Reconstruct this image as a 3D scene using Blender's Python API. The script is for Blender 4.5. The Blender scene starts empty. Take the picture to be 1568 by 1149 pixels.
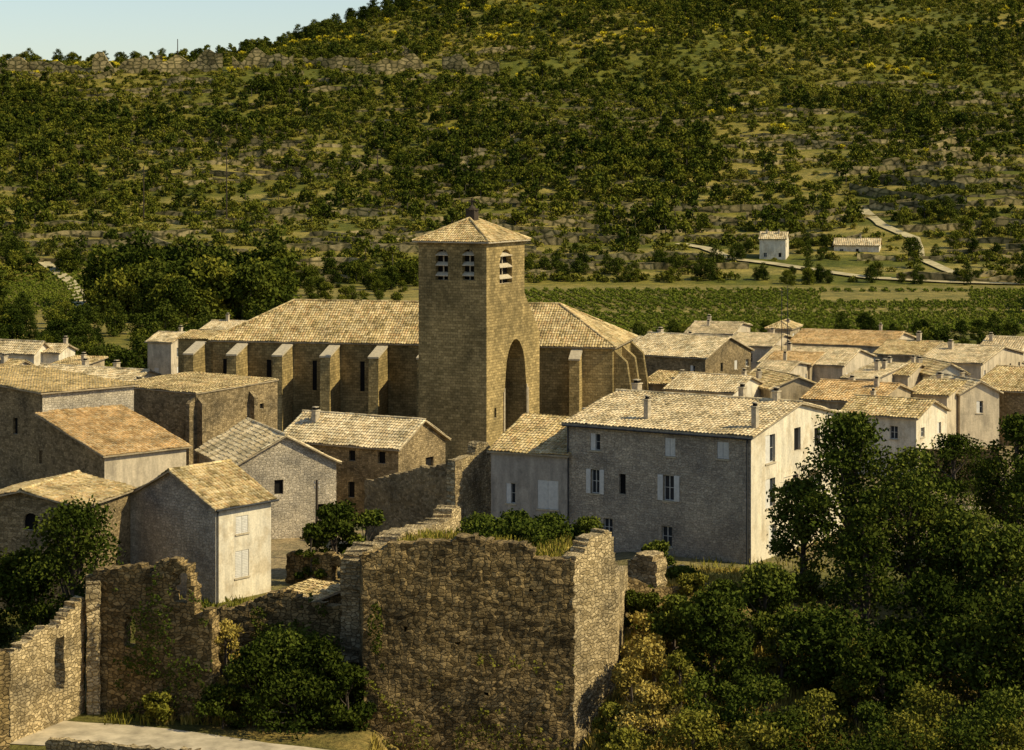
import bpy, math, random
import numpy as np
from mathutils import Vector, noise
random.seed(7); rng=np.random.default_rng(7)
F=3317.0; CX=784.0; HY=250.0; H=31.0      # surveying constants: bearing/elevation scale, eye height (m)
scene=bpy.context.scene
def PX(px,Y): return (px-CX)*Y/F
def PZ(py,Y): return H-(py-HY)*Y/F
def ss(a,b,x):
    t=np.clip((x-a)/(b-a),0,1); return t*t*(3-2*t)
TB=rng.random((64,64))
def vn(x,y,o=0):
    x=np.asarray(x,float)+o*7.3; y=np.asarray(y,float)+o*3.1
    xi=np.floor(x).astype(int); yi=np.floor(y).astype(int); fx=x-xi; fy=y-yi
    fx=fx*fx*(3-2*fx); fy=fy*fy*(3-2*fy)
    a=TB[xi%64,yi%64]; b=TB[(xi+1)%64,yi%64]; c=TB[xi%64,(yi+1)%64]; d=TB[(xi+1)%64,(yi+1)%64]
    return (a*(1-fx)+b*fx)*(1-fy)+(c*(1-fx)+d*fx)*fy
def hz(X,Y):
    X=np.asarray(X,float); Y=np.asarray(Y,float)
    r=ss(2,9,X)
    st=(1-r)*ss(129,143,Y)*3.7+r*ss(119,142,Y)*5.2
    z=-2+st-(st-2)*ss(160,205,Y)
    z=z-1.7*ss(-8.5,-6.5,X)*(1-ss(3,6,X))*(1-ss(126,128,Y))*ss(95,110,Y)
    z=z+31*np.clip(1-Y/80,0,1)**2
    m=ss(-8.2,-7,X)*(1-ss(3.5,5,X))*ss(127.6,128.8,Y)*(1-ss(139,146,Y))
    z=z*(1-m)+6.9*m
    hb=np.interp(Y,[430,520,560,640,740,850,932,938,1000,1050,1300,3000],[0,2,6,16,32,53,66,69,76,79,70,60])
    z=z+hb
    z=z+np.interp(Y,[880,1000,1150,1400,3000],[0,12,46,80,90])*ss(-190,-10,X)
    z=z+(vn(X/85,Y/85,1)-.5)*13*ss(540,700,Y)*(1-.75*ss(850,1000,Y)*(1-ss(-160,20,X)))
    z=z+(vn(X/22,Y/22,2)-.5)*3*ss(540,700,Y)
    return z
def hs(X,Y): return float(hz(X,Y))

# ---------------------------------------------------------------- materials
class NT:
    def __init__(s,name):
        s.m=bpy.data.materials.new(name); s.m.use_nodes=True
        s.n=s.m.node_tree.nodes; s.l=s.m.node_tree.links; s.b=s.n['Principled BSDF']; s.b.inputs['Roughness'].default_value=.9
        s.b.inputs['Specular IOR Level'].default_value=.1
    def add(s,t,**k):
        n=s.n.new(t)
        for a,v in k.items():
            if a[0]=='_': setattr(n,a[1:],v)
            else: s.put(n,a.replace('__',' '),v)
        return n
    def put(s,n,i,v):
        i=n.inputs[i] if isinstance(i,(str,int)) else i
        if hasattr(v,'links') : s.l.new(v,i)
        else: i.default_value=v
    def mix(s,f,a,b,bt='MIX'):
        n=s.n.new('ShaderNodeMix'); n.data_type='RGBA'; n.blend_type=bt; n.clamp_result=False
        s.put(n,0,f); 
        for k,v in ((6,a),(7,b)):
            if hasattr(v,'links'): s.l.new(v,n.inputs[k])
            else: n.inputs[k].default_value=(*v,1) if len(v)==3 else v
        return n.outputs[2]
    def math(s,op,a,b=0,c=0):
        n=s.n.new('ShaderNodeMath'); n.operation=op
        for k,v in enumerate((a,b,c)):
            if hasattr(v,'links'): s.l.new(v,n.inputs[k])
            else: n.inputs[k].default_value=v
        return n.outputs[0]
    def noise(s,vec,scale,detail=4,rough=.6):
        n=s.n.new('ShaderNodeTexNoise'); s.l.new(vec,n.inputs['Vector']); n.inputs['Scale'].default_value=scale
        n.inputs['Detail'].default_value=detail; n.inputs['Roughness'].default_value=rough; return n
    def ramp(s,f,stops):
        n=s.n.new('ShaderNodeValToRGB'); s.l.new(f,n.inputs[0]); e=n.color_ramp.elements
        while len(e)<len(stops): e.new(.5)
        for el,(p,c) in zip(e,stops): el.position=p; el.color=(*c,1) if not isinstance(c,float) else (c,c,c,1)
        return n.outputs[0]
    def vmath(s,op,a,b):
        n=s.n.new('ShaderNodeVectorMath'); n.operation=op
        for k,v in enumerate((a,b)):
            if hasattr(v,'links'): s.l.new(v,n.inputs[k])
            else: n.inputs[k].default_value=v
        return n.outputs[0]
    def pos(s): return s.n.new('ShaderNodeNewGeometry').outputs['Position']
    def uv(s): return s.n.new('ShaderNodeUVMap').outputs[0]
    def color(s,c): s.put(s.b,'Base Color',c if hasattr(c,'links') else (*c,1))
    def bump(s,h,st=.5,d=.05):
        n=s.n.new('ShaderNodeBump'); s.l.new(h,n.inputs['Height']); n.inputs['Strength'].default_value=st; n.inputs['Distance'].default_value=d
        s.l.new(n.outputs[0],s.b.inputs['Normal'])
def m_rubble(name,dark,light,mortar,sx=.38,sy=.2,edge=.07,stain=.6):
    t=NT(name); uv=t.uv(); dn=t.noise(uv,1.6,2)
    v=t.vmath('ADD',uv,t.vmath('MULTIPLY',t.vmath('SUBTRACT',dn.outputs['Color'],(.5,.5,.5)),(.28,.14,0)))
    v=t.vmath('MULTIPLY',v,(1/sx,1/sy,0))
    a=t.add('ShaderNodeTexVoronoi',_voronoi_dimensions='2D',Randomness=.75); t.l.new(v,a.inputs['Vector']); a.inputs['Scale'].default_value=1
    e=t.add('ShaderNodeTexVoronoi',_voronoi_dimensions='2D',_feature='DISTANCE_TO_EDGE',Randomness=.75); t.l.new(v,e.inputs['Vector']); e.inputs['Scale'].default_value=1
    sep=t.n.new('ShaderNodeSeparateColor'); t.l.new(a.outputs['Color'],sep.inputs[0])
    c=t.mix(sep.outputs[0],dark,light)
    ed=t.ramp(e.outputs['Distance'],[(0,0.),(edge*2,1.)])
    c=t.mix(ed,mortar,c)
    big=t.noise(t.pos(),.35,5,.65).outputs[0]
    c=t.mix(1.,c,t.ramp(big,[(.32,tuple([1-stain]*3)),(.6,(1.15,1.1,1.0))]),'MULTIPLY')
    fine=t.noise(t.pos(),9,2).outputs[0]
    c=t.mix(1.,c,t.ramp(fine,[(.25,.6),(.75,1.3)]),'MULTIPLY')
    t.color(c); t.bump(t.math('ADD',t.math('MULTIPLY',ed,.7),t.math('MULTIPLY',fine,.6)),.8,.08); return t.m
def m_ashlar(name,c1,c2,mortar,bw=.55,bh=.28):
    t=NT(name); uv=t.uv(); dn=t.noise(uv,1.2,2)
    v=t.vmath('ADD',uv,t.vmath('MULTIPLY',t.vmath('SUBTRACT',dn.outputs['Color'],(.5,.5,.5)),(.08,.05,0)))
    b=t.n.new('ShaderNodeTexBrick'); t.l.new(v,b.inputs['Vector'])
    for k,x in (('Scale',1),('Mortar Size',.022),('Mortar Smooth',.3),('Bias',0),('Brick Width',bw),('Row Height',bh)): b.inputs[k].default_value=x
    b.inputs['Color1'].default_value=(*c1,1); b.inputs['Color2'].default_value=(*c2,1); b.inputs['Mortar'].default_value=(*mortar,1)
    big=t.noise(t.vmath('MULTIPLY',t.pos(),(1,1,.55)),.3,5,.7).outputs[0]; fine=t.noise(t.pos(),6,3).outputs[0]
    c=t.mix(1.,b.outputs[0],t.ramp(big,[(.34,(.5,.5,.47)),(.62,(1.2,1.15,1.05))]),'MULTIPLY')
    c=t.mix(1.,c,t.ramp(fine,[(.25,.6),(.75,1.35)]),'MULTIPLY')
    t.color(c); t.bump(t.math('ADD',t.math('MULTIPLY',b.outputs[1],-.5),fine),.6,.05); return t.m
def m_plaster(name,col,st=.45,patch=None):
    t=NT(name); uv=t.uv(); p=t.pos()
    s=t.noise(t.vmath('MULTIPLY',uv,(1.5,.25,1)),1,5,.7).outputs[0]; b=t.noise(p,.5,5,.7).outputs[0]; f=t.noise(p,7,3).outputs[0]
    c=t.mix(t.ramp(b,[(.5,0.),(.62,1.)]),col,patch or tuple(x*.75 for x in col))
    c=t.mix(1.,c,t.ramp(s,[(.3,tuple([1-st]*3)),(.65,(1.08,1.06,1.02))]),'MULTIPLY')
    c=t.mix(1.,c,t.ramp(f,[(.25,.82),(.75,1.12)]),'MULTIPLY')
    t.color(c); t.bump(f,.4,.03); return t.m
def m_roof(name,cols):
    t=NT(name); at=t.n.new('ShaderNodeAttribute'); at.attribute_name='tint'
    c=t.ramp(at.outputs['Fac'],[(i/(len(cols)-1),c) for i,c in enumerate(cols)])
    b=t.noise(t.pos(),.55,5,.75).outputs[0]; f=t.noise(t.pos(),5,3).outputs[0]
    c=t.mix(1.,c,t.ramp(b,[(.34,(.46,.45,.39)),(.58,(1.12,1.08,1.0))]),'MULTIPLY')
    c=t.mix(1.,c,t.ramp(f,[(.3,.65),(.7,1.2)]),'MULTIPLY')
    t.color(c); return t.m
def m_plain(name,col,var=.25,sc=4,rough=.85):
    t=NT(name); f=t.noise(t.pos(),sc,4).outputs[0]
    t.color(t.mix(1.,t.ramp(f,[(.3,1-var),(.7,1+var)]),col,'MULTIPLY')); t.b.inputs['Roughness'].default_value=rough; return t.m
def m_leaf(name,dark,mid,light):
    t=NT(name); at=t.n.new('ShaderNodeAttribute'); at.attribute_name='tint'; oi=t.n.new('ShaderNodeObjectInfo')
    big=t.noise(t.pos(),.02,1).outputs[0]
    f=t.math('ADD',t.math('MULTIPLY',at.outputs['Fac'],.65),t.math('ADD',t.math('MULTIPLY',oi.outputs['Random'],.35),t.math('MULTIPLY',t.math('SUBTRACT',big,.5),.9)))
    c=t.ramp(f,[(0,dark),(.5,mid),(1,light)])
    df=t.n.new('ShaderNodeBsdfDiffuse'); t.l.new(c,df.inputs[0]); t.l.new(df.outputs[0],t.n['Material Output'].inputs[0]); t.n.remove(t.b)
    return t.m

M_ruin=m_rubble('rubble_stone',(.12,.085,.036),(.41,.295,.135),(.085,.064,.03))
M_ruinl=m_rubble('pale_and_sunlit_rubble',(.27,.205,.105),(.60,.475,.275),(.2,.155,.085))  # paler rubble copy; sunlight is put into the colour of sun-facing ruin walls
M_stone=m_rubble('house_rubble',(.18,.135,.07),(.40,.305,.17),(.22,.17,.098),.3,.17,.05,.5)
M_church=m_ashlar('church_ashlar',(.245,.185,.08),(.44,.33,.15),(.18,.135,.062))
M_stuc=m_plaster('old_beige_plaster',(.44,.35,.22),.5,(.3,.235,.14))
M_grey=m_plaster('grey_cement_plaster',(.43,.37,.29),.4)
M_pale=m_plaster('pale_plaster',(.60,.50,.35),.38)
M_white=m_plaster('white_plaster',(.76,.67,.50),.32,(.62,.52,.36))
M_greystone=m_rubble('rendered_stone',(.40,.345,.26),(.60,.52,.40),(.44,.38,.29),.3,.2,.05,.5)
M_house=m_rubble('pointed_stone_render',(.34,.285,.215),(.51,.43,.325),(.41,.35,.265),.3,.18,.05,.4)
TAN=[(.25,.185,.08),(.50,.375,.17),(.60,.46,.23),(.68,.55,.31),(.50,.33,.15),(.62,.49,.27)]
ORG=[(.38,.24,.10),(.60,.39,.17),(.63,.44,.21),(.68,.51,.28),(.52,.32,.13)]
PAL=[(.40,.31,.17),(.66,.53,.32),(.74,.62,.41),(.60,.45,.25),(.78,.68,.46)]
M_rt=m_roof('canal_tile_tan',TAN); M_ro=m_roof('canal_tile_orange',ORG); M_rp=m_roof('canal_tile_pale',PAL)
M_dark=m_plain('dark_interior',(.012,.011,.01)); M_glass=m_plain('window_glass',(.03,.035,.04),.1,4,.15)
M_frame=m_plain('window_frame_paint',(.5,.47,.4)); M_shut=m_plain('shutter_grey_paint',(.62,.58,.5),.12); M_trim=m_plain('dressed_stone_trim',(.46,.38,.25))
M_metal=m_plain('dark_metal',(.05,.05,.05)); M_bark=m_plain('bark',(.09,.07,.05),.5,6); M_chim=m_plain('chimney_plaster',(.42,.35,.24),.4,3)
M_wood=m_plain('dark_wood',(.06,.045,.03))
M_road=m_plain('pale_dusty_road',(.46,.38,.25),.35,.9); M_track=m_plain('dirt_track_earth',(.44,.36,.19),.35,.3)
M_rock=m_rubble('limestone_rock',(.22,.18,.08),(.50,.40,.20),(.07,.07,.025),3.,1.6,.1,.7)
M_leafd=m_leaf('foliage_dark_green',(.013,.022,.004),(.044,.058,.008),(.11,.118,.017))
M_leafn=m_leaf('foliage_near_green',(.019,.030,.005),(.062,.080,.011),(.17,.175,.026))
M_leafh=m_leaf('foliage_hill_green',(.034,.045,.006),(.095,.105,.012),(.21,.19,.024))
M_leafs=m_leaf('foliage_scrub_olive',(.07,.074,.011),(.16,.152,.021),(.30,.245,.04))
M_leafv=m_leaf('vine_leaves',(.07,.10,.012),(.13,.155,.018),(.20,.21,.03))
M_broom=m_leaf('yellow_broom',(.16,.16,.02),(.44,.36,.02),(.62,.48,.03))
M_dry=m_leaf('dry_grass_straw',(.14,.105,.022),(.33,.245,.05),(.52,.385,.10))

# ---------------------------------------------------------------- mesh builder
def link(o,parent=None):
    scene.collection.objects.link(o)
    if parent: o.parent=parent
    return o
class MB:
    def __init__(s): s.v=[];s.f=[];s.uv=[];s.m=[];s.t=[]
    def poly(s,pts,mat=0,tint=.5,uvs=None):
        b=len(s.v); s.v.extend([tuple(p) for p in pts]); s.f.append(tuple(range(b,b+len(pts)))); s.m.append(mat); s.t.extend([tint]*len(pts))
        if uvs is None:
            p0,p1,p2=Vector(pts[0]),Vector(pts[1]),Vector(pts[2]); n=(p1-p0).cross(p2-p0)
            ax=max(range(3),key=lambda i:abs(n[i]))
            k=((1,2),(0,2),(0,1))[ax]
            uvs=[(p[k[0]],p[k[1]]) for p in pts]
        s.uv.extend(uvs)
    def box(s,x0,x1,y0,y1,z0,z1,mat=0,tint=.5):
        c=[(x0,y0,z0),(x1,y0,z0),(x1,y1,z0),(x0,y1,z0),(x0,y0,z1),(x1,y0,z1),(x1,y1,z1),(x0,y1,z1)]
        for q in ((0,1,5,4),(1,2,6,5),(2,3,7,6),(3,0,4,7),(4,5,6,7),(3,2,1,0)): s.poly([c[i] for i in q],mat,tint)
    def obox(s,O,U,N,u0,u1,z0,z1,d0,d1,mat=0):
        def p(u,z,d): return (O[0]+U[0]*u+N[0]*d,O[1]+U[1]*u+N[1]*d,z)
        c=[p(u0,z0,d0),p(u1,z0,d0),p(u1,z0,d1),p(u0,z0,d1),p(u0,z1,d0),p(u1,z1,d0),p(u1,z1,d1),p(u0,z1,d1)]
        for q in ((0,1,5,4),(1,2,6,5),(2,3,7,6),(3,0,4,7),(4,5,6,7),(3,2,1,0)): s.poly([c[i] for i in q],mat)
    def prism(s,prof,axis,a0,a1,mat=0):
        f=(lambda p,a:(a,p[0],p[1])) if axis=='x' else (lambda p,a:(p[0],a,p[1]))
        s.poly([f(p,a0) for p in prof],mat); s.poly([f(p,a1) for p in prof][::-1],mat)
        for i in range(len(prof)):
            p,q=prof[i],prof[(i+1)%len(prof)]; s.poly([f(p,a0),f(q,a0),f(q,a1),f(p,a1)],mat)
    def tube(s,a,b,r0,r1,mat=0,n=7,tint=.5):
        a,b=Vector(a),Vector(b); d=(b-a).normalized(); x=d.orthogonal().normalized(); y=d.cross(x)
        ra=[a+(x*math.cos(2*math.pi*i/n)+y*math.sin(2*math.pi*i/n))*r0 for i in range(n)]
        rb=[b+(x*math.cos(2*math.pi*i/n)+y*math.sin(2*math.pi*i/n))*r1 for i in range(n)]
        for i in range(n): j=(i+1)%n; s.poly([ra[i],ra[j],rb[j],rb[i]],mat,tint)
    def obj(s,name,mats,parent=None):
        me=bpy.data.meshes.new(name); me.from_pydata(s.v,[],s.f); me.update()
        ul=me.uv_layers.new(name='UVMap'); ul.data.foreach_set('uv',np.array(s.uv,dtype=np.float32).ravel())
        at=me.attributes.new('tint','FLOAT','CORNER'); at.data.foreach_set('value',np.array(s.t,dtype=np.float32))
        me.polygons.foreach_set('material_index',s.m)
        for m in mats: me.materials.append(m)
        return link(bpy.data.objects.new(name,me),parent)

def wall(mb,O,U,N,L,z0,z1,holes,mat=0,depth=.22):
    def p(u,z,d=0): return (O[0]+U[0]*u+N[0]*d,O[1]+U[1]*u+N[1]*d,z)
    us=sorted({0,L,*[h[0] for h in holes],*[h[1] for h in holes]}); zs=sorted({z0,z1,*[h[2] for h in holes],*[h[3] for h in holes]})
    us=[u for u in us if -1e-6<=u<=L+1e-6]; zs=[z for z in zs if z0-1e-6<=z<=z1+1e-6]
    for a,b in zip(us,us[1:]):
        for c,d in zip(zs,zs[1:]):
            mu,mz=(a+b)/2,(c+d)/2
            if any(h[0]<mu<h[1] and h[2]<mz<h[3] for h in holes): continue
            mb.poly([p(a,c),p(b,c),p(b,d),p(a,d)],mat)
    for h in holes:
        a,b,c,d,k=h[:5]; dp=h[5] if len(h)>5 else depth; w=b-a
        arch=k in('arch','pointed','louver')
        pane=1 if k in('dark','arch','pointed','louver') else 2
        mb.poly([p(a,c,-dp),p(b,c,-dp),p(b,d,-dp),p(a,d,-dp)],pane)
        mb.poly([p(a,c),p(b,c),p(b,c,-dp),p(a,c,-dp)],5)
        if not arch:
            mb.poly([p(a,d),p(b,d),p(b,d,-dp),p(a,d,-dp)],mat)
            mb.poly([p(a,c),p(a,d),p(a,d,-dp),p(a,c,-dp)],mat); mb.poly([p(b,c),p(b,d),p(b,d,-dp),p(b,c,-dp)],mat)
        else:
            n=12; rise=w*.5 if k!='pointed' else w*.95
            def zt(f):
                if k!='pointed': return d-rise+math.sqrt(max(0,1-(2*f-1)**2))*rise
                g=1-abs(2*f-1); return d-rise+rise*math.sin(math.acos(max(-1,min(1,1-g))))  
            pts=[(a+w*i/n,zt(i/n)) for i in range(n+1)]
            for (u0,q0),(u1,q1) in zip(pts,pts[1:]):
                mb.poly([p(u0,q0),p(u1,q1),p(u1,d),p(u0,d)],mat); mb.poly([p(u0,q0),p(u1,q1),p(u1,q1,-dp),p(u0,q0,-dp)],mat)
            for u in(a,b): mb.poly([p(u,c),p(u,d-rise),p(u,d-rise,-dp),p(u,c,-dp)],mat)
            if k=='louver':
                nl=3
                for i in range(nl):
                    zz=c+(d-c)*(i+.55)/nl-.1
                    mb.poly([p(a,zz,.05),p(b,zz,.05),p(b,zz+.34,-.45),p(a,zz+.34,-.45)],3)
                    mb.obox(O,U,N,a+.01,b-.01,zz-.08,zz-.003,-.03,.05,3)
                mb.obox(O,U,N,(a+b)/2-.06,(a+b)/2+.06,c,d-.1,-.5,-.4,5)
        if k in('glass','open','half'):
            fw=.06
            for (x0,x1,y0,y1) in((a,a+fw,c,d),(b-fw,b,c,d),(a+fw,b-fw,c,c+fw),(a+fw,b-fw,d-fw,d),((a+b)/2-fw/2,(a+b)/2+fw/2,c+fw,d-fw),(a+fw,(a+b)/2-fw/2,(c+d)/2,(c+d)/2+.04),((a+b)/2+fw/2,b-fw,(c+d)/2,(c+d)/2+.04)):
                mb.obox(O,U,N,x0,x1,y0,y1,-dp+.004,-dp+.05,3)
        if k in('glass','open','shut','half') : mb.obox(O,U,N,a-.08,b+.08,c-.1,c-.004,-.1,.07,5)
        if k=='half': mb.obox(O,U,N,a+.01,(a+b)/2,c+.01,d-.01,-.08,-.04,4)
        if k=='shut':
            g=(a+b)/2
            for x0,x1 in((a+.01,g-.012),(g+.012,b-.01)):
                mb.obox(O,U,N,x0,x1,c+.01,d-.01,-.08,-.04,4)
                q=c+.12
                while q<d-.1: mb.obox(O,U,N,x0+.05,x1-.05,q,q+.05,-.04,-.018,4); q+=.11
        if k=='open':
            for x0,x1 in((a-w/2-.03,a-.03),(b+.03,b+w/2+.03)):
                mb.obox(O,U,N,x0,x1,c,d,.02,.06,4)
                q=c+.1
                while q<d-.1: mb.obox(O,U,N,x0+.05,x1-.05,q,q+.05,.06,.075,4); q+=.12

def tiles(mb,A,B,S,vf,tw,tl,mat=0):
    A,B,S=Vector(A),Vector(B),Vector(S).normalized(); LL=(B-A).length; U=(B-A)/LL; n=U.cross(S)
    if n.z<0: n=-n
    nu=max(1,round(LL/tw)); w=LL/nu; hh=.3*w
    prof=((0,0),(.18,.7),(.5,1),(.82,.7),(1,0)); sd=random.random()*50
    for i in range(nu):
        vm=vf((i+.5)*w); 
        if vm<.1: continue
        nv=max(1,math.ceil(vm/tl)); jo=random.uniform(-.06,.06); cb=random.uniform(-.14,.14)
        for j in range(nv):
            v0=j*tl+(jo if j else jo*.8); v1=min((j+1)*tl+.03,vm)
            if v1<=v0: continue
            lift=.03+random.uniform(0,.025); sk=random.uniform(-.025,.025)
            tint=min(1,max(0,random.random()*.85+.08+cb))
            sag=(noise.noise(Vector((i*w*.5+sd,v0*.5,0))))*.1; sag1=(noise.noise(Vector((i*w*.5+sd,v1*.5,0))))*.1
            lo=[A+U*((i+q)*w+sk)+S*v0+n*(r*hh+lift+sag) for q,r in prof]; hi=[A+U*((i+q)*w)+S*v1+n*(r*hh*.85+sag1) for q,r in prof]
            for q in range(4): mb.poly([lo[q],lo[q+1],hi[q+1],hi[q]],mat,tint,[(0,0)]*4)
            mb.poly(lo,mat,tint*.5,[(0,0)]*5)
def slab(mb,pts,th,mat):
    dn=[(p[0],p[1],p[2]-th) for p in pts]; up=[(p[0],p[1],p[2]-.01) for p in pts]
    mb.poly(up,mat,.3); mb.poly(dn,mat,.2)
    for i in range(len(pts)): j=(i+1)%len(pts); mb.poly([up[i],up[j],dn[j],dn[i]],mat,.3)
def ridge(mb,a,b,r=.14,mat=0):
    a,b=Vector(a),Vector(b); d=b-a; n=max(1,round(d.length/.45))
    for i in range(n):
        p,q=a+d*i/n,a+d*(i+1.08)/n; dd=d.normalized(); s=Vector((0,0,1)).cross(dd).normalized(); u=dd.cross(s)
        t=random.random(); rr=r*random.uniform(.9,1.1)
        P_=[p+s*math.cos(k*math.pi/5)*rr+u*(math.sin(k*math.pi/5)*rr) for k in range(6)]; Q=[q+s*math.cos(k*math.pi/5)*rr*.9+u*(math.sin(k*math.pi/5)*rr*.9) for k in range(6)]
        for k in range(5): mb.poly([P_[k],P_[k+1],Q[k+1],Q[k]],mat,t,[(0,0)]*4)
        mb.poly(P_,mat,.1,[(0,0)]*6)

def roof_planes(mb,kind,L,W,ze,rise,rp,o,tw,tl):
    lf=.05
    if kind=='gx':
        for sgn in(0,1):
            run=(rp*W if sgn==0 else (1-rp)*W); s=rise/run; k=math.sqrt(1+s*s)
            ey=-o if sgn==0 else W+o; dy=1 if sgn==0 else -1
            A=(-L-o,ey,ze-o*s+lf);B=(o,ey,ze-o*s+lf); S=(0,dy,s); ln=(run+o)*k
            tiles(mb,A,B,S,lambda u:ln,tw,tl); yr=rp*W
            slab(mb,[A,B,(o,yr,ze+rise+lf),(-L-o,yr,ze+rise+lf)],.12,1)
        ridge(mb,(-L-o,rp*W,ze+rise+lf+.03),(o,rp*W,ze+rise+lf+.03))
    elif kind=='gy':
        for sgn in(0,1):
            run=(rp*L if sgn==0 else (1-rp)*L); s=rise/run; k=math.sqrt(1+s*s)
            ex=-L-o if sgn==0 else o; dx=1 if sgn==0 else -1
            A=(ex,-o,ze-o*s+lf);B=(ex,W+o,ze-o*s+lf); ln=(run+o)*k; xr=-L+rp*L
            tiles(mb,A,B,(dx,0,s),lambda u:ln,tw,tl)
            slab(mb,[A,B,(xr,W+o,ze+rise+lf),(xr,-o,ze+rise+lf)],.12,1)
        xr=-L+rp*L; ridge(mb,(xr,-o,ze+rise+lf+.03),(xr,W+o,ze+rise+lf+.03))
    elif kind=='sx':
        s=rise/W; k=math.sqrt(1+s*s); A=(-L-o,-o,ze-o*s+lf);B=(o,-o,ze-o*s+lf)
        tiles(mb,A,B,(0,1,s),lambda u:(W+2*o)*k,tw,tl); slab(mb,[A,B,(o,W+o,ze+rise+o*s+lf),(-L-o,W+o,ze+rise+o*s+lf)],.12,1)
    elif kind=='sy':
        s=rise/L; k=math.sqrt(1+s*s); A=(o,-o,ze-o*s+lf);B=(o,W+o,ze-o*s+lf)
        tiles(mb,A,B,(-1,0,s),lambda u:(L+2*o)*k,tw,tl); slab(mb,[A,B,(-L-o,W+o,ze+rise+o*s+lf),(-L-o,-o,ze+rise+o*s+lf)],.12,1)
    elif kind=='hip':
        hm=min(L,W)/2+o; s=rise/(hm-o); k=math.sqrt(1+s*s); z=ze-o*s+lf
        c=[(-L-o,-o,z),(o,-o,z),(o,W+o,z),(-L-o,W+o,z)]; S=[(0,1,s),(-1,0,s),(0,-1,s),(1,0,s)]
        for i in range(4):
            A,B=Vector(c[i]),Vector(c[(i+1)%4]); LL=(B-A).length; U=(B-A)/LL; Sv=Vector(S[i])
            tiles(mb,A,B,S[i],lambda u:min(u,LL-u,hm)*k,tw,tl)
            h2=min(hm,LL/2); C=B-U*h2+Sv*h2; D=A+U*h2+Sv*h2
            pts=[A,B,C] if (C-D).length<.05 else [A,B,C,D]
            slab(mb,[tuple(p) for p in pts],.12,1)
            ridge(mb,A+Vector((0,0,.05)),D+Vector((0,0,.08)))
        if abs(L-W)>.1:
            if L>W: ridge(mb,(-L-o+hm,W/2,z+hm*s+.05),(o-hm,W/2,z+hm*s+.05))
            else: ridge(mb,(-L/2,-o+hm,z+hm*s+.05),(-L/2,W+o-hm,z+hm*s+.05))
class Bd: pass
def building(name,cx,ey,xl,xr,yaw,Y=None,ze=None,zb=-1.,wm=None,rk='gx',rise=2.,W=None,L=None,front=(),right=(),tw=.28,tl=.42,rp=.5,o=.35,rm=None,chims=(),auto=0,wm2=None):
    if Y is None: Y=((H-(ze or 6.))*F)/(ey-HY)
    ze=PZ(ey,Y); a=math.radians(yaw); Xc=PX(cx,Y); ca,sa=math.cos(a),math.sin(a)
    dl=lambda px:(lambda t:(Xc-t*Y)/(ca+t*sa))((px-CX)/F)
    dr=lambda px:(lambda t:(t*Y-Xc)/(sa-t*ca))((px-CX)/F)
    if L is None: L=dl(xl)
    if W is None: W=min(dr(xr),18) if dr(xr)>0 else 12
    wm=wm or M_stone; rm=rm or M_rt
    b=Bd(); b.L,b.W,b.ze,b.Y,b.Xc,b.ca,b.sa,b.dl,b.dr=L,W,ze,Y,Xc,ca,sa,dl,dr
    e=bpy.data.objects.new(name,None); e.location=(Xc,Y,0); e.rotation_euler=(0,0,-a); e.empty_display_size=1; link(e); b.e=e
    fh=[];rh=[]
    for w in front:
        d0,d1=dl(w[0]),dl(w[1]); yy=Y+(d0+d1)/2*sa; fh.append((L-d0,L-d1,PZ(w[3],yy),PZ(w[2],yy),*w[4:]))
    for w in right:
        d0,d1=dr(w[0]),dr(w[1]); yy=Y+(d0+d1)/2*ca; rh.append((d0,d1,PZ(w[3],yy),PZ(w[2],yy),*w[4:]))
    if auto:
        for hl,LL in((fh,L),(rh,W)):
            n=int(LL/3.2)
            for i in range(n):
                for zz in(ze-1.6,ze-4.2):
                    if random.random()<.6 and zz>zb+1:
                        u=LL*(i+.5)/n+random.uniform(-.5,.5); ww=random.uniform(.35,.5); hh=random.uniform(.9,1.35)
                        if u-ww>.2 and u+ww<LL-.2: hl.append((u-ww,u+ww,zz-hh/2,zz+hh/2,random.choice(['dark','glass','shut','half','glass'])))
    hm=lambda l:[h for h in l if h[3]<ze-.02 and h[2]>zb]
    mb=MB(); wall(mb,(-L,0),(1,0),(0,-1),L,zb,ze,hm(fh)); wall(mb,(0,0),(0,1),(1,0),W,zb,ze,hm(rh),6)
    wall(mb,(-L,W),(1,0),(0,1),L,zb,ze,[]); wall(mb,(-L,0),(0,1),(-1,0),W,zb,ze,[])
    if rk=='gx':
        for x in(-L,0): mb.poly([(x,0,ze),(x,W,ze),(x,rp*W,ze+rise)],6)
    if rk=='gy':
        for y in(0,W): mb.poly([(-L,y,ze),(0,y,ze),(-L+rp*L,y,ze+rise)])
    if rk=='sx':
        for x in(-L,0): mb.poly([(x,0,ze),(x,W,ze),(x,W,ze+rise)],6)
        mb.poly([(-L,W,ze),(0,W,ze),(0,W,ze+rise),(-L,W,ze+rise)])
    if rk=='sy':
        for y in(0,W): mb.poly([(0,y,ze),(-L,y,ze),(-L,y,ze+rise)])
        mb.poly([(-L,0,ze),(-L,W,ze),(-L,W,ze+rise),(-L,0,ze+rise)])
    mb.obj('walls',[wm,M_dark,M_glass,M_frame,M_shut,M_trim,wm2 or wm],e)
    mb=MB(); roof_planes(mb,rk,L,W,ze,rise,rp,o,tw,tl); mb.obj('roof',[rm,M_stuc],e)
    def rz(x,y):
        if rk=='gx': return ze+rise*(y/(rp*W) if y<rp*W else (W-y)/((1-rp)*W))
        if rk=='gy': return ze+rise*((x+L)/(rp*L) if x+L<rp*L else -x/((1-rp)*L))
        if rk=='sx': return ze+rise*y/W
        if rk=='sy': return ze-rise*x/L
        return ze
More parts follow.
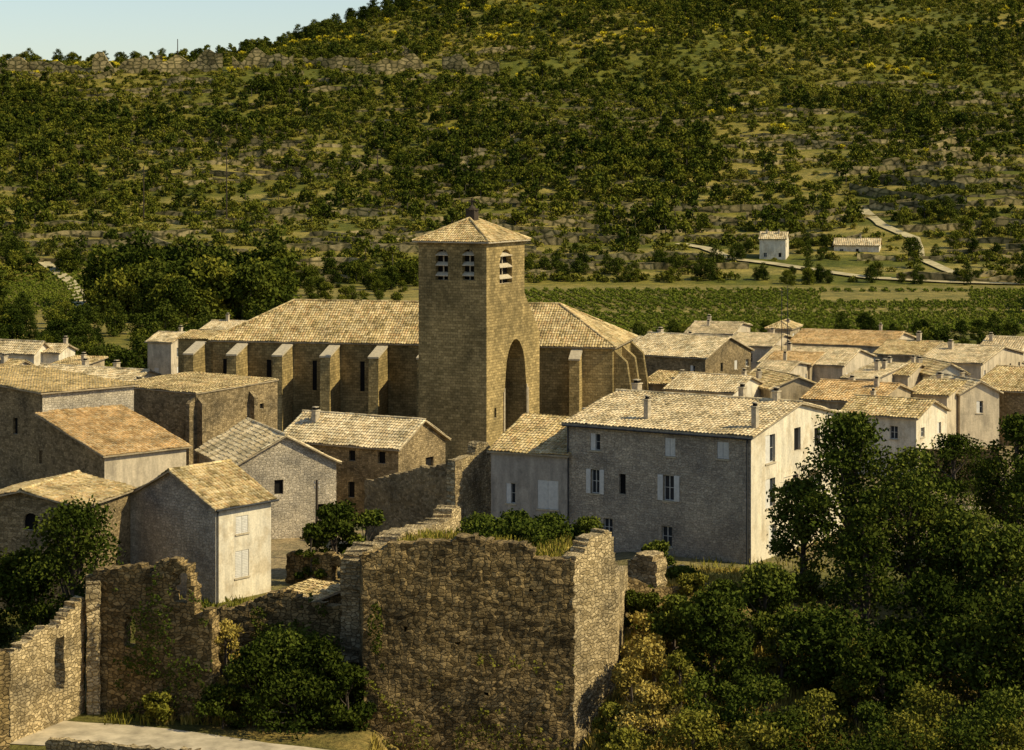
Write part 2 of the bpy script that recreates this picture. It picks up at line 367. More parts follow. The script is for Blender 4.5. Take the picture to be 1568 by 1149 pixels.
    if auto and not chims: chims=[(random.uniform(.1,.9),random.uniform(.3,.7),random.uniform(.6,1.1),random.uniform(.35,.55)) for _ in range(random.choice([1,1,2]))]
    if chims:
        mb=MB()
        for fx,fy,h,w in chims:
            x,y=-fx*L,fy*W; z=rz(x,y); mb.box(x-w/2,x+w/2,y-w*.7,y+w*.7,z-.6,z+h,0); mb.box(x-w/2-.06,x+w/2+.06,y-w*.7-.06,y+w*.7+.06,z+h+.002,z+h+.09,1)
            mb.box(x-w*.3,x+w*.3,y-w*.4,y+w*.4,z+h+.092,z+h+.3,2); mb.box(x-w*.42,x+w*.42,y-w*.6,y+w*.6,z+h+.302,z+h+.36,1)
        mb.obj('chimneys',[M_chim,M_trim,M_dark],e)
    return b

# ---------------------------------------------------------------- ground
ys=np.concatenate([np.linspace(-80,110,40),np.arange(111,215,.8),np.linspace(216,430,60),np.linspace(434,1250,205),np.linspace(1270,3500,30)])
xs=np.concatenate([np.linspace(-2600,-330,22),np.linspace(-320,-61,64),np.arange(-60,61,.8),np.linspace(62,330,66),np.linspace(350,2600,22)])
XX,YY=np.meshgrid(xs,ys); ZZ=hz(XX,YY); ny,nx=XX.shape
me=bpy.data.meshes.new('ground'); me.vertices.add(nx*ny); me.vertices.foreach_set('co',np.stack([XX,YY,ZZ],-1).astype(np.float32).ravel())
idx=np.arange(nx*ny).reshape(ny,nx); q=np.stack([idx[:-1,:-1],idx[:-1,1:],idx[1:,1:],idx[1:,:-1]],-1).reshape(-1,4)
me.loops.add(q.size); me.loops.foreach_set('vertex_index',q.ravel().astype(np.int32)); me.polygons.add(len(q)); me.polygons.foreach_set('loop_start',(np.arange(len(q))*4).astype(np.int32))
me.update(calc_edges=True); me.validate()
def lerp(a,b,f): return a*(1-f[...,None])+b*f[...,None]
C=lambda *c:np.broadcast_to(np.array(c,float),XX.shape+(3,))
def bandf(X,Y): return .5+.5*np.sin(Y/4.6+5*vn(X/70,Y/70,3))
n1=vn(XX/40,YY/40,3); n2=vn(XX/11,YY/11,4)
col=lerp(C(.105,.112,.018),C(.23,.19,.042),ss(.4,.8,.6*n1+.4*n2))
terr=ss(500,540,YY)*(1-ss(700,800,YY)); band=ss(.55,.85,bandf(XX,YY))
col=lerp(col,C(.29,.235,.07),terr*band*.75)
field=ss(380,400,YY)*(1-ss(505,520,YY)); col=lerp(col,C(.22,.185,.055),field)
vil=ss(140,160,YY)*(1-ss(330,370,YY)); col=lerp(col,C(.25,.2,.115),vil)
near=1-ss(138,146,YY); col=lerp(col,lerp(C(.24,.18,.06),C(.10,.095,.025),ss(.35,.7,n2)),near)
ca=me.color_attributes.new('zone','FLOAT_COLOR','POINT'); ca.data.foreach_set('color',np.concatenate([col,np.ones(XX.shape+(1,))],-1).astype(np.float32).ravel())
t=NT('ground_earth_and_scrub'); at=t.n.new('ShaderNodeAttribute'); at.attribute_name='zone'
f1=t.noise(t.pos(),.25,5,.7).outputs[0]; f2=t.noise(t.pos(),2.5,3,.7).outputs[0]
c=t.mix(1.,at.outputs['Color'],t.ramp(f1,[(.32,(.42,.5,.42)),(.68,(1.45,1.3,1.15))]),'MULTIPLY'); c=t.mix(1.,c,t.ramp(f2,[(.3,.6),(.7,1.4)]),'MULTIPLY')
t.color(c); t.bump(f2,.8,.3); me.materials.append(t.m); link(bpy.data.objects.new('ground',me))
me.polygons.foreach_set('use_smooth',np.ones(len(me.polygons),bool))

def ribbon(name,pts,w,mat,lift=.05,sub=2.):
    mb=MB(); P=[]
    for (a,b) in zip(pts,pts[1:]):
        n=max(1,int(math.dist(a,b)/sub))
        P+= [(a[0]+(b[0]-a[0])*i/n,a[1]+(b[1]-a[1])*i/n) for i in range(n)]
    P.append(pts[-1]); E=[]
    for i,p in enumerate(P):
        a=P[max(0,i-1)];b=P[min(len(P)-1,i+1)]; d=Vector((b[0]-a[0],b[1]-a[1])).normalized(); nn=Vector((-d.y,d.x)); ww=w*(1+.3*noise.noise(Vector((i*.3,w,0))))
        row=[]
        for k in(-.5,-.17,.17,.5):
            x,y=p[0]+nn.x*k*ww,p[1]+nn.y*k*ww; row.append((x,y,hs(x,y)+lift))
        E.append(row)
    for r,s in zip(E,E[1:]):
        for k in range(3): mb.poly([r[k],r[k+1],s[k+1],s[k]])
    return mb.obj(name,[mat])
ribbon('road',[(PX(-260,131),131),(PX(0,126),126),(PX(160,124.6),124.6),(PX(330,121.8),121.8),(PX(470,119),119),(PX(640,114.5),114.5),(PX(800,106),106)],5.2,M_road)
ribbon('village_lane',[(34,181),(39,187),(47,190),(60,190)],3.5,M_road,.08)
tracks=[([(PX(1040,590),590),(PX(1080,580),580),(PX(1120,560),560),(PX(1180,552),552),(PX(1250,540),540),(PX(1330,528),528),(PX(1480,520),520),(PX(1600,515),515)],3.4),
              ([(PX(1320,640),640),(PX(1350,610),610),(PX(1400,590),590),(PX(1410,560),560),(PX(1450,540),540),(PX(1500,522),522)],3.),
              ([(PX(100,440),440),(PX(125,470),470),(PX(110,520),520),(PX(60,560),560)],3)]
for pts,w in tracks: ribbon('dirt_track',pts,w,M_track,.4,4.)

# ---------------------------------------------------------------- ruined walls
def vwall(name,p0,Y0,p1,Y1,zb,prof,holes=(),th=.8,mat=None,jag=.35,du=.24,dz=.17,amp=.1):
    A=Vector((PX(p0,Y0),Y0)); B=Vector((PX(p1,Y1),Y1)); D=B-A; LL=D.length; d=D/LL; N=Vector((d.y,-d.x))
    def U(px): t=(px-CX)/F; return (t*A.y-A.x)/(D.x-t*D.y)*LL
    pu=[U(p[0]) for p in prof]; pz=[PZ(p[1],A.y+D.y*u/LL) for p,u in zip(prof,pu)]
    hl=[]
    for h in holes:
        u0,u1=U(h[0]),U(h[1]); yy=A.y+D.y*(u0+u1)/2/LL; hl.append((u0,u1,PZ(h[3],yy),PZ(h[2],yy)))
    nu=max(2,round(LL/du)); w=LL/nu; zm=max(pz)+jag+.3; nz=int((zm-zb)/dz)+1
    occ=np.zeros((nu+2,nz+2),bool)
    for i in range(nu):
        u=(i+.5)*w; top=np.interp(u,pu,pz)+jag*(noise.noise(Vector((u*.6,zb,3.3)))+.5*noise.noise(Vector((u*1.9,zb,8.3)))+.25*(random.random()-.5))
        for j in range(nz):
            z=zb+(j+.5)*dz
            if z<top and not any(a+.12*noise.noise(Vector((z,1,a)))<u<b+.12*noise.noise(Vector((z,5,a))) and c<z<e for a,b,c,e in hl): occ[i+1,j+1]=True
    mb=MB(); cache={}
    def V(i,j,k):
        if (i,j,k) not in cache:
            u=i*w; z=zb+j*dz; q=A+d*u-N*(th*k); v=Vector((q.x,q.y,z))
            o=noise.noise(v*.6)*amp+noise.noise(v*2.9)*amp*.7
            cache[(i,j,k)]=(q.x+N.x*o+d.x*noise.noise(v*3.3)*.16,q.y+N.y*o+d.y*noise.noise(v*3.3)*.16,z+noise.noise(v*3.1+Vector((9,0,0)))*.16)
        return cache[(i,j,k)]
    for i in range(nu):
        for j in range(nz):
            if not occ[i+1,j+1]: continue
            a=[(i*w,zb+j*dz),((i+1)*w,zb+j*dz),((i+1)*w,zb+(j+1)*dz),(i*w,zb+(j+1)*dz)]
            mb.poly([V(i,j,0),V(i+1,j,0),V(i+1,j+1,0),V(i,j+1,0)],0,.5,a); mb.poly([V(i,j,1),V(i+1,j,1),V(i+1,j+1,1),V(i,j+1,1)],0,.5,a)
            if not occ[i,j+1]: mb.poly([V(i,j,0),V(i,j,1),V(i,j+1,1),V(i,j+1,0)],0,.5,[(0,zb+j*dz),(th,zb+j*dz),(th,zb+j*dz+dz),(0,zb+j*dz+dz)])
            if not occ[i+2,j+1]: mb.poly([V(i+1,j,0),V(i+1,j,1),V(i+1,j+1,1),V(i+1,j+1,0)],0,.5,[(0,zb+j*dz),(th,zb+j*dz),(th,zb+j*dz+dz),(0,zb+j*dz+dz)])
            if not occ[i+1,j]: mb.poly([V(i,j,0),V(i+1,j,0),V(i+1,j,1),V(i,j,1)],0,.5,[(i*w,0),(i*w+w,0),(i*w+w,th),(i*w,th)])
            if not occ[i+1,j+2]: mb.poly([V(i,j+1,0),V(i+1,j+1,0),V(i+1,j+1,1),V(i,j+1,1)],0,.5,[(i*w,0),(i*w+w,0),(i*w+w,th),(i*w,th)])
    return mb.obj(name,[mat or M_ruin])
bast=bpy.data.objects.new('ruined_stone_bastion',None); link(bast)
parts=[vwall('front_face',556,126.8,879,125,-5,[(556,862),(575,845),(600,836),(690,830),(700,822),(800,834),(812,838),(820,856),(879,858)],[(618,624,960,966),(700,706,985,991),(640,645,1040,1046),(810,815,900,905),(740,745,1060,1066)],1.,M_ruin,.25),
 vwall('oblique_face',879,125,945,129,-5,[(879,858),(895,850),(905,826),(935,820),(945,870)],[],1.,M_ruinl,.4),
 vwall('left_return',545,133,556,126.8,-4,[(545,855),(556,858)],[],1.,M_ruin,.5),
 vwall('rear_return',945,129,962,139,-2,[(945,880),(962,872)],[],.8,M_ruinl,.4)]
for p in parts: p.parent=bast
vwall('ruined_rampart_wall',556,130,706,150,1,[(556,858),(575,835),(600,826),(640,810),(690,795),(700,780),(706,775)],[],1.4,M_ruinl,.5)
vwall('ruined_house_wall',132,130.5,325,127.5,-4,[(132,882),(145,870),(163,865),(222,868),(232,880),(240,862),(285,866),(294,885),(300,935),(315,930),(325,950)],[(263,287,880,922),(191,206,948,990)],.9,M_ruin,.45)
vwall('ruined_house_wall',-60,119,15,121,-4,[(-60,985),(0,995),(15,1000)],[],.8,M_ruin,.4)
vwall('ruined_house_wall',15,123,130,130,-4,[(15,1000),(40,978),(75,962),(90,955),(108,945),(116,925),(130,905)],[(86,99,972,1056)],.7,M_ruinl,.5)
vwall('ruined_house_wall',129,136,133,129.5,-3,[(129,890),(133,885)],[],.8,M_ruinl,.5)
vwall('garden_wall',320,133,545,131,-3,[(320,935),(360,930),(430,905),(500,925),(545,935)],[],.7,M_ruin,.3)
vwall('garden_wall',438,151,552,148,-1,[(438,848),(500,850),(552,862)],[(508,520,868,890)],.7,M_ruin,.3)
vwall('retaining_wall',948,138,1135,142,-1,[(948,885),(985,890),(1000,905),(1135,893)],[],.6,M_ruin,.25)
vwall('ruined_stone_gable',558,168,697,160,-1,[(558,738),(600,728),(640,718),(697,705)],[],.7,M_stone,.15)
vwall('ruined_stone_gable',697,160,754,166,-1,[(697,705),(727,698),(730,678),(748,678),(754,690)],[],.7,M_ruinl,.1)
vwall('field_wall',1415,205,1530,203,-1,[(1415,688),(1530,688)],[],.5,M_ruin,.05)
vwall('field_wall',980,143,1052,147,2,[(980,868),(1052,868)],[],.4,M_ruinl,.1)
vwall('road_parapet',70,120.9,330,117.4,-3,[(70,1133),(330,1155)],[],.5,M_ruinl,.05)
vwall('ruined_house_wall',960,141,1005,140,0,[(960,862),(975,852),(1000,848),(1005,870)],[],1.6,M_ruinl,.4)

# ---------------------------------------------------------------- front houses
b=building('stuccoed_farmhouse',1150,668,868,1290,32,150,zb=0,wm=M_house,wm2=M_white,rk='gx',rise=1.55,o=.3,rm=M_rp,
 front=[(904,919,664,690,'half'),(1018,1034,671,699,'shut'),(1098,1116,677,703,'shut'),(905,918,719,756,'open'),(948,958,726,757,'dark'),(1016,1032,728,767,'open'),(924,938,794,822,'glass'),(1013,1029,806,838,'glass')],
 right=[(1172,1187,666,709,'half'),(1216,1226,655,690,'dark'),(1172,1187,733,778,'half'),(1214,1223,727,762,'dark'),(1177,1189,803,842,'half'),(1247,1256,655,684,'dark'),(1251,1258,715,745,'half')],
 chims=[(.97,.62,.8,.5),(.62,.12,1.4,.34),(.33,.55,.9,.4),(.03,.1,1.5,.36),(.12,.5,.7,.4)])
mb=MB(); L=b.L
mb.tube((-.25,-.1,2.5),(-.25,-.1,b.ze-.15),.06,.06,0); mb.tube((-L+.15,-.1,2.),(-L+.15,-.1,b.ze-.15),.06,.06,0)
mb.tube((-L-.2,-.38,b.ze-.17),(.2,-.38,b.ze-.17),.07,.07,0)
mb.obj('drainpipes_and_gutter',[M_metal],b.e)
mb=MB()
for k,(y,wid) in enumerate(((5.6,2.4),(9.5,2.4))):
    mb.box(.003,.9,y,y+wid,8.4 if k else 8.2,8.55 if k else 8.32,0)
    for q in range(9): mb.tube((.85,y+wid*q/8,8.4),(.85,y+wid*q/8,9.3),.015,.015,1,4)
    mb.tube((.85,y,9.3),(.85,y+wid,9.3),.02,.02,1,4)
mb.obj('balconies',[M_trim,M_metal],b.e)
building('grey_cottage',868,697,752,None,25,157.5,zb=0,wm=M_grey,rk='sx',rise=1.9,W=6,o=.25,front=[(775,789,740,771,'half'),(823,855,736,780,'shut')],chims=[(.12,.85,.9,.4),(.03,.45,.8,.4)])
building('stone_house',610,686,430,682,30,180,wm=M_stone,rk='gx',rise=1.9,rm=M_rp,front=[(534,544,690,706,'dark'),(579,590,692,710,'dark'),(533,543,738,762,'dark'),(487,495,690,704,'dark')],right=[(652,664,700,716,'dark')],chims=[(.85,.35,.9,.45)])
building('grey_gabled_house',515,706,357,None,-22,172,wm=M_greystone,rk='gy',rise=2.2,W=11,front=[(420,434,735,757,'dark'),(486,497,772,796,'dark')],chims=[],rm=M_rp)
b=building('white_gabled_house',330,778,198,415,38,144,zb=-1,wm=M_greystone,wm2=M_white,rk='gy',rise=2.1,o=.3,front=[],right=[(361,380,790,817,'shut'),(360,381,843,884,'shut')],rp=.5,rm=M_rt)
mb=MB(); mb.tube((.1,.12,0),(.1,.12,b.ze-.2),.055,.055,0); mb.tube((.42,-.3,b.ze-.12),(.42,b.W+.3,b.ze-.12),.07,.07); mb.obj('drainpipe_and_gutter',[M_metal],b.e)
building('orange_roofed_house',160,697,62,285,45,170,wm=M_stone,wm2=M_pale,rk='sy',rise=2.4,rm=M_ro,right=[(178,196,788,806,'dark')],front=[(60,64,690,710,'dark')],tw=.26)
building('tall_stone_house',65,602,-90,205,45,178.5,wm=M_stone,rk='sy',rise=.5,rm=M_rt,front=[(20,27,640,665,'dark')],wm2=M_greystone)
b=building('long_stone_barn',300,603,166,425,38,196,wm=M_stone,rk='sx',rise=.4,rm=M_rt,o=.1,right=[(398,404,618,626,'dark')])
mb=MB()
for y in(.1,b.W*.64): mb.prism([(.003,-1),(.8,-1),(.7,b.ze-.9),(.003,b.ze-.3)],'y',y,y+.5)
for x in(-.6,): mb.prism([(-.003,-1),(-.8,-1),(-.7,b.ze-.9),(-.003,b.ze-.3)],'x',x,x+.5)
mb.obj('buttresses',[M_stone],b.e)
building('stone_shed',122,776,-50,None,14,141,zb=-3,wm=M_stone,rk='gy',rise=.9,W=8,front=[(36,58,786,812,'arch')],rm=M_rt)
building('tile_roofed_lean_to',440,937,380,536,40,137,zb=-3,wm=M_ruin,rk='sx',rise=.7,rm=M_rt,o=.15)
# ---------------------------------------------------------------- village beyond
V=[(1080,548,958,1150,32,'gx',2.2,M_stone,M_rp),(1122,601,1020,1172,30,'gx',1.3,M_white,M_rp),(1290,560,1163,1338,25,'gx',1.4,M_pale,M_rp),(1362,531,1208,1400,22,'gx',1.3,M_pale,M_ro),
(1502,557,1408,1600,30,'gx',1.4,M_pale,M_rp),(1345,617,1230,1402,30,'gx',1.4,M_stuc,M_ro),(1403,640,1288,1450,33,'gx',1.3,M_white,M_rt),(1450,606,1392,1500,30,'gx',1.,M_pale,M_rt),
(1570,600,1488,1650,35,'gx',1.8,M_stone,M_rt),(1180,531,1112,1216,20,'gx',1.1,M_pale,M_rp),(1262,592,1180,1300,-20,'gy',1.2,M_stuc,M_rt),(1335,582,1290,1385,30,'sx',.9,M_pale,M_rp),
(1210,503,1175,1225,20,'hip',.8,M_stuc,M_rt),(1015,533,950,1045,25,'gx',1.,M_pale,M_rp),(1420,545,1340,1460,25,'gx',1.2,M_stuc,M_rt),(1650,560,1570,1720,30,'gx',1.4,M_pale,M_rp),
(1480,572,1430,1520,-15,'gy',1.2,M_white,M_rt),(1120,512,1050,1150,15,'gx',1.,M_pale,M_rp),(1560,537,1500,1600,20,'gx',1.,M_white,M_rp),
(190,592,28,262,28,'gx',1.4,M_white,M_rp),(52,541,-70,78,25,'gx',1.3,M_white,M_rp),(262,524,226,300,20,'gx',1.,M_pale,M_rp),(366,506,309,400,18,'gx',1.,M_white,M_rp),
(10,571,-110,60,30,'gx',1.2,M_pale,M_rt),(120,562,75,160,20,'sx',.6,M_stuc,M_rt),(215,608,170,262,35,'gx',.8,M_white,M_rp),(90,540,60,115,15,'gx',.8,M_white,M_rp),(150,625,85,215,30,'gx',1.,M_stuc,M_rt),
(1060,590,985,1085,25,'sx',.8,M_stuc,M_rt),(1240,560,1170,1275,22,'gx',1.,M_stuc,M_ro),(1530,600,1470,1570,-18,'gy',1.2,M_pale,M_rp),(1390,575,1330,1425,28,'gx',.9,M_pale,M_rt),(1300,603,1245,1330,30,'gx',.9,M_stuc,M_rp),(1200,575,1150,1240,20,'gx',.9,M_pale,M_rp)]
for cx,ey,xl,xr,yaw,rk,rise,wm,rm in V:
    building('village_house',cx,ey,xl,xr if yaw>0 else None,yaw,wm=wm,rk=rk,rise=rise,W=None if yaw>0 else 9,rm=rm,auto=1,tw=.32,tl=.5)
for cx,ey,xl,xr,Y in((1203,366,1163,1216,560),(1346,376,1277,1357,572)):
    building('hillside_cottage',cx,ey,xl,None,14,Y,zb=2,wm=M_white,rk='gx',rise=1.6,W=7,rm=M_rp,auto=1,tw=.5,tl=.8)

# ---------------------------------------------------------------- church
church=building('church',938,530,326,None,12,233.5,zb=-1,wm=M_church,rk='hip',rise=3.9,W=14.5,rm=M_rt,tw=.3,tl=.5,o=.4)
L=church.L; ze=church.ze
mb=MB()
for px in(308,373,442,514,587,660,884):
    d=church.dl(px); x=-d; dep=4.0 if px<700 else 1.8
    pr=[(-.003,-1),(-dep-.35,-1),(-dep-.05,ze-4.2),(-dep,ze-1.5),(-.003,ze-.5)]
    mb.prism(pr,'x',x-.55,x+.55,0)
    mb.prism([(-.003,ze-.48),(-dep-.15,ze-1.48),(-dep-.15,ze-1.3),(-.003,ze-.3)],'x',x-.62,x+.62,1)
for y in(1.2,7,13): 
    mb.prism([(.003,-1),(2.6,-1),(1.9,ze-5),(1.4,ze-1.8),(.003,ze-.5)],'y',y-.5,y+.5,0)
mb.box(-L-4.5,-L-.003,1,10,-1,ze-.2,0); mb.box(-L-.15,.15,-.15,-.003,ze-.35,ze-.1,1)
for px in(345,412,482,555):
    d=church.dl(px); mb.obox((-d,0),(1,0),(0,-1),-.25,.25,ze-5.5,ze-2.2,.003,.02,2)
mb.obj('buttresses_and_cornice',[M_church,M_trim,M_dark],church.e)
mb=MB(); tiles(mb,(-L-4.8,.6,ze-.15),(-L-.1,.6,ze-.15),(0,1,.12),lambda u:5.,.3,.5); tiles(mb,(-L-4.8,10.4,ze-.15),(-L-.1,10.4,ze-.15),(0,-1,.12),lambda u:5.1,.3,.5); mb.obj('side_chapel_roof',[M_rt],church.e)

Yt=220.; at_=math.radians(26); Xc=PX(745,Yt); sa,ca=math.sin(at_),math.cos(at_)
dl=lambda px:(lambda t:(Xc-t*Yt)/(ca+t*sa))((px-CX)/F); dr=lambda px:(lambda t:(t*Yt-Xc)/(sa-t*ca))((px-CX)/F)
e=bpy.data.objects.new('church_bell_tower',None); e.location=(Xc,Yt,0); e.rotation_euler=(0,0,-at_); link(e)
TL,TW,TZ=dl(641),dr(803),PZ(368,Yt)
mb=MB()
def fw(p): d0,d1=dl(p[0]),dl(p[1]); yy=Yt+(d0+d1)/2*sa; return (TL-d0,TL-d1,PZ(p[3],yy),PZ(p[2],yy),*p[4:])
def rw(p): d0,d1=dr(p[0]),dr(p[1]); yy=Yt+(d0+d1)/2*ca; return (d0,d1,PZ(p[3],yy),PZ(p[2],yy),*p[4:])
wall(mb,(-TL,0),(1,0),(0,-1),TL,-1,TZ,[fw((667,686,382,429,'louver',.6)),fw((708,726,382,429,'louver',.6))])
zm=PZ(512,228); ztop=PZ(448,228); W2=dr(826)
wall(mb,(0,0),(0,1),(1,0),TW,zm,TZ,[rw((765,784,382,434,'louver',.6))])
ar=list(rw((773,806,509,672,'pointed',3.))); ar[2]=.5; ar[3]=min(ar[3],zm-.35)
wall(mb,(0,0),(0,1),(1,0),W2,-1,zm,[tuple(ar),rw((757,760,625,640,'dark'))])
for k,(g,dd) in enumerate(((.35,.12),(.15,.06))):
    a_,b_=ar[0]-g,ar[1]+g; w=b_-a_
    for u0 in(ar[0]-g,ar[1]+g-.14): mb.obox((0,0),(0,1),(1,0),u0,u0+.14,.5,ar[3]-w*.9,.003,dd,5)
for x in(-1.6,0): mb.poly([(x,TW,ztop),(x,TW,zm),(x,W2,zm)])
mb.poly([(-1.6,TW,ztop),(0,TW,ztop),(0,W2,zm),(-1.6,W2,zm)])
mb.poly([(0,W2,-1),(-6,W2,-1),(-6,W2,zm),(0,W2,zm)]); mb.poly([(-TL,0,-1),(-TL,TW+3,-1),(-TL,TW+3,zm),(-TL,0,zm)]); mb.poly([(-TL,0,zm),(-TL,TW,zm),(-TL,TW,TZ),(-TL,0,TZ)])
mb.poly([(-TL,TW,zm),(0,TW,zm),(0,TW,TZ),(-TL,TW,TZ)]); mb.poly([(-TL,TW,zm),(0,TW,zm),(0,W2,zm),(-TL,W2,zm)])
mb.box(-TL-.18,.18,-.18,TW+.18,TZ-.3,TZ-.02,5); mb.box(-TL-.1,.1,-.1,TW+.1,TZ-.5,TZ-.302,0)
mb.obj('tower_walls',[M_church,M_dark,M_glass,M_trim,M_shut,M_trim],e)
mb=MB(); roof_planes(mb,'hip',TL,TW,TZ,2.0,.5,.5,.26,.45); mb.obj('tower_roof',[M_rt,M_trim],e)
mb=MB(); cx_,cy_=-TL/2,TW/2; zt=TZ+2.2
mb.box(cx_-.5,cx_+.5,cy_-.5,cy_+.5,zt-.5,zt+.75,0); mb.tube((cx_,cy_,zt+.75),(cx_,cy_,zt+.9),.75,.7,0,8)
mb.tube((cx_,cy_,zt+.9),(cx_,cy_,zt+1.25),.45,.12,0,8); mb.box(cx_-.07,cx_+.07,cy_-.07,cy_+.07,zt+1.2,zt+2.,0); mb.box(cx_-.4,cx_+.4,cy_-.06,cy_+.06,zt+1.6,zt+1.73,0)
mb.obj('finial_and_cross',[M_wood],e)

# ---------------------------------------------------------------- poles, antennas
def pole(name,px,Y,top,z0=None,r=.1,kind='pole'):
    mb=MB(); x=PX(px,Y); z0=hs(x,Y)-.3 if z0 is None else z0; zt=PZ(top,Y); mb.tube((x,Y,z0),(x,Y,zt),r,r*.7,0,8)
    if kind=='pole':
        for k in(-.16,.16):
            for g in(.25,.6): mb.tube((x,Y,zt-g-.05),(x+k,Y,zt-g),.02,.02,0,4); mb.tube((x+k,Y,zt-g-.02),(x+k,Y,zt-g+.12),.04,.04,1,6)
    else:
        for i,q in enumerate((.1,.5,.9)):
            mb.tube((x-.6+.1*i,Y,zt-q),(x+.6-.1*i,Y,zt-q),.02,.02,0,4)
        for k in range(5): mb.tube((x-.5+.25*k,Y-.25,zt-.1),(x-.5+.25*k,Y+.25,zt-.1),.015,.015,0,4)
    mb.obj(name,[M_wood if kind=='pole' else M_metal,M_frame])
pole('utility_pole',485,160,735,r=.12); pole('utility_pole',578,720,235,r=.3); pole('utility_pole',220,640,255,r=.2); pole('utility_pole',347,640,225,r=.2)
pole('tv_antenna',1197,275,441,5,.05,'tv'); pole('tv_antenna',1206,275,438,5,.05,'tv'); pole('utility_pole',272,980,60,r=.25)

# ---------------------------------------------------------------- vegetation
def qmesh(name,q,tint,mats,mi=None,link_=True):
    n=len(q); v=q.reshape(-1,3); f=np.arange(n*4); ls=np.arange(n)*4; t=np.repeat(tint,4); m=np.zeros(n,int) if mi is None else mi
    me=bpy.data.meshes.new(name); me.vertices.add(len(v)); me.vertices.foreach_set('co',v.astype(np.float32).ravel())
    me.loops.add(n*4); me.loops.foreach_set('vertex_index',f.astype(np.int32)); me.polygons.add(n); me.polygons.foreach_set('loop_start',ls.astype(np.int32))
    me.update(calc_edges=True); a=me.attributes.new('tint','FLOAT','CORNER'); a.data.foreach_set('value',t.astype(np.float32))
    me.polygons.foreach_set('material_index',m.astype(np.int32))
    for x in mats: me.materials.append(x)
    o=bpy.data.objects.new(name,me)
    if link_: link(o)
    return o
def leaves(cent,size,r):
    n=len(cent); d=r.normal(size=(n,3)); d/=np.linalg.norm(d,axis=1)[:,None]; e=r.normal(size=(n,3)); e-=d*(e*d).sum(1)[:,None]; e/=np.linalg.norm(e,axis=1)[:,None]
    s=size[:,None]*.5; d=d*s; e=e*s*.7
    return np.stack([cent-d,cent+e*.9-d*.1,cent+d,cent-e*.9+d*.1],1)
def tubeq(a,b,r0,r1,n=6):
    a,b=np.array(a,float),np.array(b,float); d=b-a; d/=np.linalg.norm(d)+1e-9; x=np.cross(d,[.3,.9,.1]); x/=np.linalg.norm(x); y=np.cross(d,x)
    an=np.arange(n+1)*2*np.pi/n; ring=np.cos(an)[:,None]*x+np.sin(an)[:,None]*y; A=a+ring*r0; B=b+ring*r1
    return np.stack([A[:-1],A[1:],B[1:],B[:-1]],1)
def crown(r,R,z0,z1,nl,npl,leaf,cone=False,lob=(.2,.42)):
    pts=[];tt=[];cs=[]
    for i in range(nl):
        f=r.random()**.8; zz=z0+(z1-z0)*f
        env=(1-f)*.95+.08 if cone else math.sqrt(max(.05,1-(2*(f-.42))**2*.8))
        an=r.random()*2*np.pi; rr=R*env*math.sqrt(r.random())*.88
        lr=R*r.uniform(*lob)*(.6 if cone else 1); c=np.array([math.cos(an)*rr,math.sin(an)*rr,min(max(zz,z0+lr*.5),z1-lr*.6)]); cs.append(c)
        m_=max(12,int(npl*(lr/(R*.36))**1.6)); d=r.normal(size=(m_,3)); d/=np.linalg.norm(d,axis=1)[:,None]; rad=lr*(1-r.random(m_)**2.2*.75)*r.uniform(.8,1.3,m_)
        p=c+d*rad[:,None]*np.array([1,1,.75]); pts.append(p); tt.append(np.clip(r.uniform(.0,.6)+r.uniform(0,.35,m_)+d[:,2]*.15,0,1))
    return np.concatenate(pts),np.concatenate(tt),cs
def tree(name,px,Y,top,wpx,bot=None,seed=0,nl=34,npl=260,leaf=.26,mat=None,cone=False,zb=None,low=.12):
    r=np.random.default_rng(seed+100); X=PX(px,Y); zg=hs(X,Y) if zb is None else zb; h=PZ(top,Y)-zg; R=wpx*Y/F/2
    p,tt,cs=crown(r,R,h*low,h,nl,npl,leaf,cone)
    lq=leaves(p,leaf*r.uniform(.6,1.4,len(p)),r); tr=[]
    tr.append(tubeq((0,0,-.5),(.1,0,h*.35),.035*h,.024*h)); tr.append(tubeq((.1,0,h*.35),(0,.1,h*.8),.024*h,.008*h))
    for c in cs[::2]:
        s=min(h*.6,max(h*.15,c[2]*.55)); m=(np.array([0,0,s])+c)/2+np.array([0,0,-.15]); tr.append(tubeq((0,0,s),m,.012*h,.008*h,5)); tr.append(tubeq(m,c,.008*h,.003*h,5))
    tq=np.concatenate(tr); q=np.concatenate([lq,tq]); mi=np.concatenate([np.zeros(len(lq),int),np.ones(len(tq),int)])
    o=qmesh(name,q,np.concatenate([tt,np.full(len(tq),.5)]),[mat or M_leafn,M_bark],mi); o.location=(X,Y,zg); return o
tree('broadleaf_tree',1300,141,638,190,seed=1,nl=52,low=.15); tree('broadleaf_tree',1392,139,690,185,seed=2,nl=50,low=.12); tree('conifer_tree',1325,133,775,180,seed=3,nl=70,npl=240,cone=True,mat=M_leafd)
tree('broadleaf_tree',1228,143,738,110,seed=4,nl=34,low=.12); tree('broadleaf_tree',1470,137,790,170,seed=5,nl=42); tree('broadleaf_tree',1556,150,640,125,seed=6,nl=40,mat=M_leafd,low=.2)
tree('broadleaf_tree',1540,134,810,160,seed=7,nl=42); tree('broadleaf_tree',1440,130,880,190,seed=8,nl=46,mat=M_leafd); tree('broadleaf_tree',1600,140,700,160,seed=9)
tree('broadleaf_tree',1250,128,935,170,seed=10,nl=44); tree('broadleaf_tree',1170,132,868,110,seed=11,nl=34); tree('broadleaf_tree',1090,128,912,125,seed=12,nl=34)
tree('broadleaf_tree',1350,124,975,150,seed=13,nl=38,mat=M_leafd); tree('broadleaf_tree',1500,125,945,180,seed=14,nl=42); tree('broadleaf_tree',1600,124,900,200,seed=15,nl=44,mat=M_leafd)
